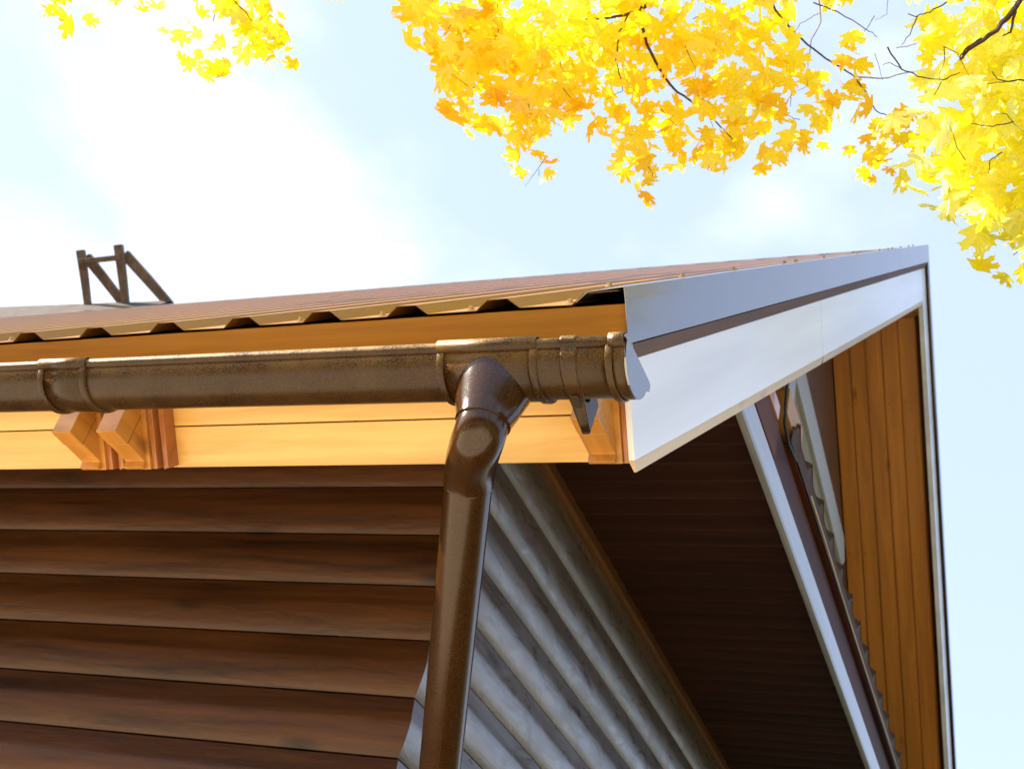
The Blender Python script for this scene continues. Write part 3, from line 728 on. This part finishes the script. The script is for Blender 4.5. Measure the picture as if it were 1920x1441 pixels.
d1 = 4.3
A1 = [(786, 45, 45, d1, 1.35, 1, -.12), (790, 20, 40, d1, 1.2), (850, 60, 60, d1, 1.2), (850, 130, 40, d1), (842, 195, 32, d1, 1.25, 1, -.1), (905, 100, 75, d1), (900, 190, 40, d1, 1.15, 1, -.05), (880, 225, 18, d1, 1.1),
      (960, 50, 85, d1, 1, 1, .08), (975, 150, 65, d1, 1, 1, .15), (960, 230, 34, d1, 1, .8, .1), (1010, 230, 42, d1), (985, 285, 34, d1, .95, 1, .1), (1022, 305, 14, d1, .8),
      (1060, 70, 85, d1, 1, 1, .12), (1050, 150, 65, d1, 1, 1, .2), (1070, 205, 36, d1), (1140, 50, 75, d1), (1120, 140, 50, d1, 1, .9), (1105, 243, 12, d1, .9), (1215, 60, 70, d1, 1, .8), (1190, 125, 30, d1, .8, .5, -.1), (1165, 185, 32, d1), (1160, 235, 36, d1, 1, .9, .1),
      (1185, 285, 38, d1, 1, 1, .1), (1215, 325, 22, d1, .9), (1203, 368, 12, d1, .85, 1, -.05), (1232, 366, 13, d1, .8, 1, .2), (1225, 150, 25, d1, .9, .7, -.1),
      (1240, 230, 42, d1, 1, .9, -.05), (1290, 50, 65, d1, 1, .9), (1285, 120, 55, d1, 1, .9), (1300, 200, 48, d1, 1, 1, -.05), (1290, 275, 36, d1, 1, 1, .05), (1340, 300, 22, d1, .9, 1, .1),
      (1370, 90, 60, d1, 1, .9, .05), (1385, 170, 50, d1), (1370, 260, 45, d1, 1, 1, -.02), (1430, 30, 55, d1), (1440, 120, 50, d1, 1, .8, .05), (1430, 210, 50, d1, 1, 1, -.05), (1490, 270, 24, d1, .9, 1, -.1),
      (1500, 240, 26, d1, 1, .9, .1), (1450, 285, 22, d1, .9), (1555, 12, 28, d1, 1, .8), (1480, 165, 32, d1, .9, .7),
      (1552, 120, 20, d1, .9, .9, .0), (1572, 165, 36, d1, .95, 1, -.06), (1560, 205, 30, d1, 1, 1, 0), (1595, 195, 16, d1, .9, 1, -.1), (1577, 240, 16, d1, .9, 1, -.15), (1583, 92, 8, d1, .7, 1, .1)]
A1o = [(rnd.uniform(650, 1650), rnd.uniform(-560, -60), rnd.uniform(60, 110), d1 + rnd.uniform(-.3, 1.2), 1.1, .8) for _ in range(34)]
AL = [(120, 12, 26, d1, 1.15, 1, 0), (112, 36, 13, d1, 1.0, 1, -.05), (68, 0, 8, d1, 1), (232, 0, 14, d1, 1), (308, 38, 22, d1, 1, .9, .15), (318, 68, 16, d1, .9, 1, .2), (352, 34, 16, d1, .9, .8, .1), (345, 108, 14, d1, .9, .9, .25),
      (392, 18, 22, d1, 1, .7, .1), (388, 105, 30, d1, 1, 1, .12), (405, 135, 16, d1, .9, 1, .05), (428, 130, 12, d1, .9, 1, -.08), (396, 62, 14, d1, .9, .5, .2), (450, 20, 38, d1), (460, 62, 34, d1, 1.05, 1, -.1), (492, 45, 36, d1, 1, 1, -.05),
      (510, 92, 24, d1, 1.15, 1, -.15), (500, 120, 12, d1, .8, 1, -.1), (525, 80, 12, d1, 1, 1, -.2), (448, 95, 12, d1, .8, 1, -.1), (495, 5, 30, d1, 1)]
ALo = [(rnd.uniform(-150, 620), rnd.uniform(-500, -50), rnd.uniform(50, 90), d1 + rnd.uniform(0, 1), 1.1, .8) for _ in range(16)]
d2 = 3.5
B1 = [(1835, 50, 90, d2, 1, 1, .1), (1795, 110, 55, d2), (1770, 100, 25, d2, 1, 1, .1), (1890, 120, 80, d2), (1850, 175, 70, d2), (1765, 215, 48, d2, 1, 1, .15), (1800, 260, 60, d2), (1870, 250, 80, d2), (1745, 300, 42, d2, 1, 1, .15), (1725, 345, 20, d2, .9),
      (1810, 330, 60, d2), (1890, 340, 80, d2), (1800, 385, 26, d2, .9, 1, .15), (1845, 410, 40, d2, 1, 1, .1), (1900, 425, 50, d2), (1870, 455, 22, d2, .9), (1900, 490, 24, d2, .9, 1, -.3), (1912, 515, 16, d2, .9, 1, -.35), (1915, 20, 60, d2), (1940, 200, 90, d2), (1950, 380, 70, d2), (1700, 200, 22, d2, .8, .8, .2)]
BM = [(1640, 268, 22, d1, 1, 1, -.12), (1655, 295, 22, d1, .95, 1, -.2), (1660, 318, 10, d1, .9, 1, -.25), (1688, 262, 34, d1, 1.05, 1, -.15), (1690, 225, 22, d1, 1, .9, -.15), (1625, 250, 14, d1, .9, 1, -.15), (1680, 212, 14, d1, .9, .8, -.1)]
B1o = [(rnd.uniform(1700, 2350), rnd.uniform(-560, -40), rnd.uniform(80, 120), d2 + rnd.uniform(0, .9), 1.1, .8) for _ in range(22)] + [(rnd.uniform(2010, 2500), rnd.uniform(0, 620), rnd.uniform(70, 110), d2 + rnd.uniform(0, .8), 1.1, .8) for _ in range(16)]

TA_ = Vector((2.6, -1.6, 0)); TB_ = Vector((3.4, 1.2, 0))
ma = thing('maple_tree', 'golden orange autumn maple boughs hanging over the middle and left of the roof', 'maple tree', TA_)
mb = thing('maple_tree', 'bright pale yellow maple foliage hanging at the right beyond the ridge end', 'maple tree', TB_)
foliage(A1 + A1o + AL + ALo + BM, random.Random(11), M_LEAF, ma, size=(.066, .118), cover=3.3)
foliage(B1 + B1o, random.Random(12), M_LEAF2, mb, size=(.082, .14), cover=3.6, depth_spread=.3)
branch([TA_ + Vector((0, 0, -.1)), TA_ + Vector((.1, .1, 2.5)), TA_ + Vector((-.1, .2, 5.2)), TA_ + Vector((.0, .3, 8.5))], .2, .09, ma, M_BARK, 'trunk', 14, .02)
branch([TB_ + Vector((0, 0, -.1)), TB_ + Vector((-.1, 0, 2.2)), TB_ + Vector((.1, -.1, 4.6)), TB_ + Vector((0, 0, 7.2))], .17, .07, mb, M_BARK, 'trunk', 14, .02)
def px(pts, d, wig=0): return [D(x, y, d + wig * i) for i, (x, y) in enumerate(pts)]
hubA = D(1225, -160, d1 + .1); hubL = D(420, -170, d1 + .1); hubB = D(1980, -120, d2 + .1)
lr = random.Random(3)
limbs = bm_()
branch([TA_ + Vector((-.05, .2, 5.0)), (TA_ + Vector((0, .2, 5.3))).lerp(hubA, .5) + Vector((0, 0, .35)), hubA], .075, .02, ma, M_BARK, bm=limbs, lr=lr, jit=.015)
branch([hubA, hubA.lerp(hubL, .5) + Vector((0, 0, .2)), hubL], .03, .012, ma, M_BARK, bm=limbs, lr=lr, jit=.02)
branch([hubA] + px([(1216, 0), (1201, 20)], d1), .018, .009, ma, M_BARK, bm=limbs, lr=lr)
MAIN = [([(1201, 20), (1140, 34), (1082, 39)], .0062, .003), ([(1201, 20), (1212, 85), (1245, 145), (1270, 172), (1318, 205), (1352, 238), (1374, 262)], .0062, .0018),
        ([(1178, 27), (1162, 60), (1155, 110), (1164, 150), (1168, 170)], .0034, .0014), ([(1085, 40), (1084, 62)], .002, .001), ([(1330, 212), (1338, 240)], .0015, .001),
        ([(1440, -10), (1455, 20), (1490, 62), (1540, 105), (1575, 125), (1600, 142), (1622, 170), (1640, 205), (1665, 218), (1708, 222)], .0042, .0016),
        ([(1490, 64), (1493, 90), (1484, 130), (1482, 200)], .0022, .001), ([(1525, 5), (1570, 22), (1625, 55), (1645, 70)], .0026, .0012), ([(870, 0), (862, 30), (840, 55)], .0022, .001), ([(931, 0), (934, 25), (928, 35)], .0026, .0016),
        ([(905, 120), (885, 160), (870, 195)], .0018, .001), ([(988, 180), (996, 215)], .0022, .0012), ([(990, 245), (985, 262)], .0012, .0008), ([(1010, 330)] * 1 + [(1012, 318)], .001, .0008), ([(935, 55), (928, 75), (920, 95)], .0016, .001),
        ([(1168, 170), (1150, 178), (1138, 186)], .0014, .0008), ([(1352, 238), (1362, 250), (1380, 268)], .0012, .0008), ([(1640, 30), (1615, 65), (1607, 78)], .0015, .0009), ([(1640, 100), (1655, 150)], .0012, .0007)]
for pts, r0, r1 in MAIN: branch(px(pts, d1 - .12, .01), r0, r1, ma, M_BARK, lr=lr, jit=.0025, n=6)
for (a, c) in ((hubL, (480, 20)), (hubL, (400, 40)), (hubL, (120, -20)), (hubL, (310, -10))): branch([a, D(*c, d1)], .009, .0016, ma, M_BARK, bm=limbs, lr=lr, jit=.01, n=6)
branch(px([(438, 0), (460, 22), (478, 48)], d1 - .3), .0022, .001, ma, M_BARK, bm=limbs, lr=lr, jit=.002, n=6)
for _ in range(12):
    c = lr.choice(A1); twigs(limbs, D(c[0], c[1] - c[2] * .6, c[3] - .2), lr, 1, .12, .0013)
obj('branches', limbs, M_BARK, ma, smooth=True)
for pts, r0, r1 in [([(1535, 0), (1540, 40), (1522, 75), (1515, 110), (1514, 140)], .003, .001), ([(1600, 142), (1650, 148), (1710, 135), (1748, 133)], .003, .0014), ([(1536, 25), (1500, 45), (1490, 60)], .002, .001),
                    ([(1665, 0), (1662, 28), (1640, 38)], .0014, .0008), ([(1300, 36), (1330, 20), (1335, 0)], .0018, .001), ([(1680, 90), (1720, 82), (1755, 70)], .002, .001), ([(1510, 140), (1515, 160), (1495, 170)], .0018, .001)]:
    branch(px(pts, d1 - .1, .01), r0, r1, ma, M_TWIG, 'twig', lr=lr, jit=.002, n=6)['label'] = 'sunlit pale twig between the two crowns'
lb = bm_()
branch([TB_ + Vector((0, 0, 4.2)), (TB_ + Vector((0, 0, 4.5))).lerp(hubB, .5) + Vector((0, 0, .2)), hubB], .06, .018, mb, M_BARK, bm=lb, lr=lr, jit=.015)
for pts, r0, r1 in [([(1980, -120), (1905, 15), (1870, 55), (1815, 95), (1800, 112)], .010, .003), ([(1905, 15), (1895, 60), (1880, 68)], .004, .0015), ([(1930, 148), (1890, 154), (1870, 148), (1860, 134)], .0024, .0012), ([(1885, 154), (1850, 156)], .0014, .0008),
                    ([(1775, 4), (1745, 22), (1720, 31), (1702, 26)], .002, .0012), ([(1720, 31), (1706, 65), (1690, 85)], .0018, .0008), ([(1664, 88), (1690, 130), (1720, 143), (1768, 150), (1752, 178)], .0022, .001), ([(1690, 130), (1670, 118), (1655, 122)], .0012, .0007),
                    ([(1880, 285), (1856, 302), (1853, 325)], .0018, .001), ([(1900, 228), (1860, 238), (1820, 232)], .0018, .001), ([(1840, 72), (1810, 92), (1800, 108)], .003, .0016), ([(1768, 150), (1800, 136)], .002, .001), ([(1925, 0), (1890, 5)], .002, .001)]:
    branch(px(pts, d2 - .32, .004), r0, r1, mb, M_BARK, lr=lr, jit=.002, n=6)
for _ in range(6):
    c = lr.choice(B1); twigs(lb, D(c[0], c[1] - c[2] * .5, c[3] - .2), lr, 1, .12, .0013)
obj('branches', lb, M_BARK, mb, smooth=True)
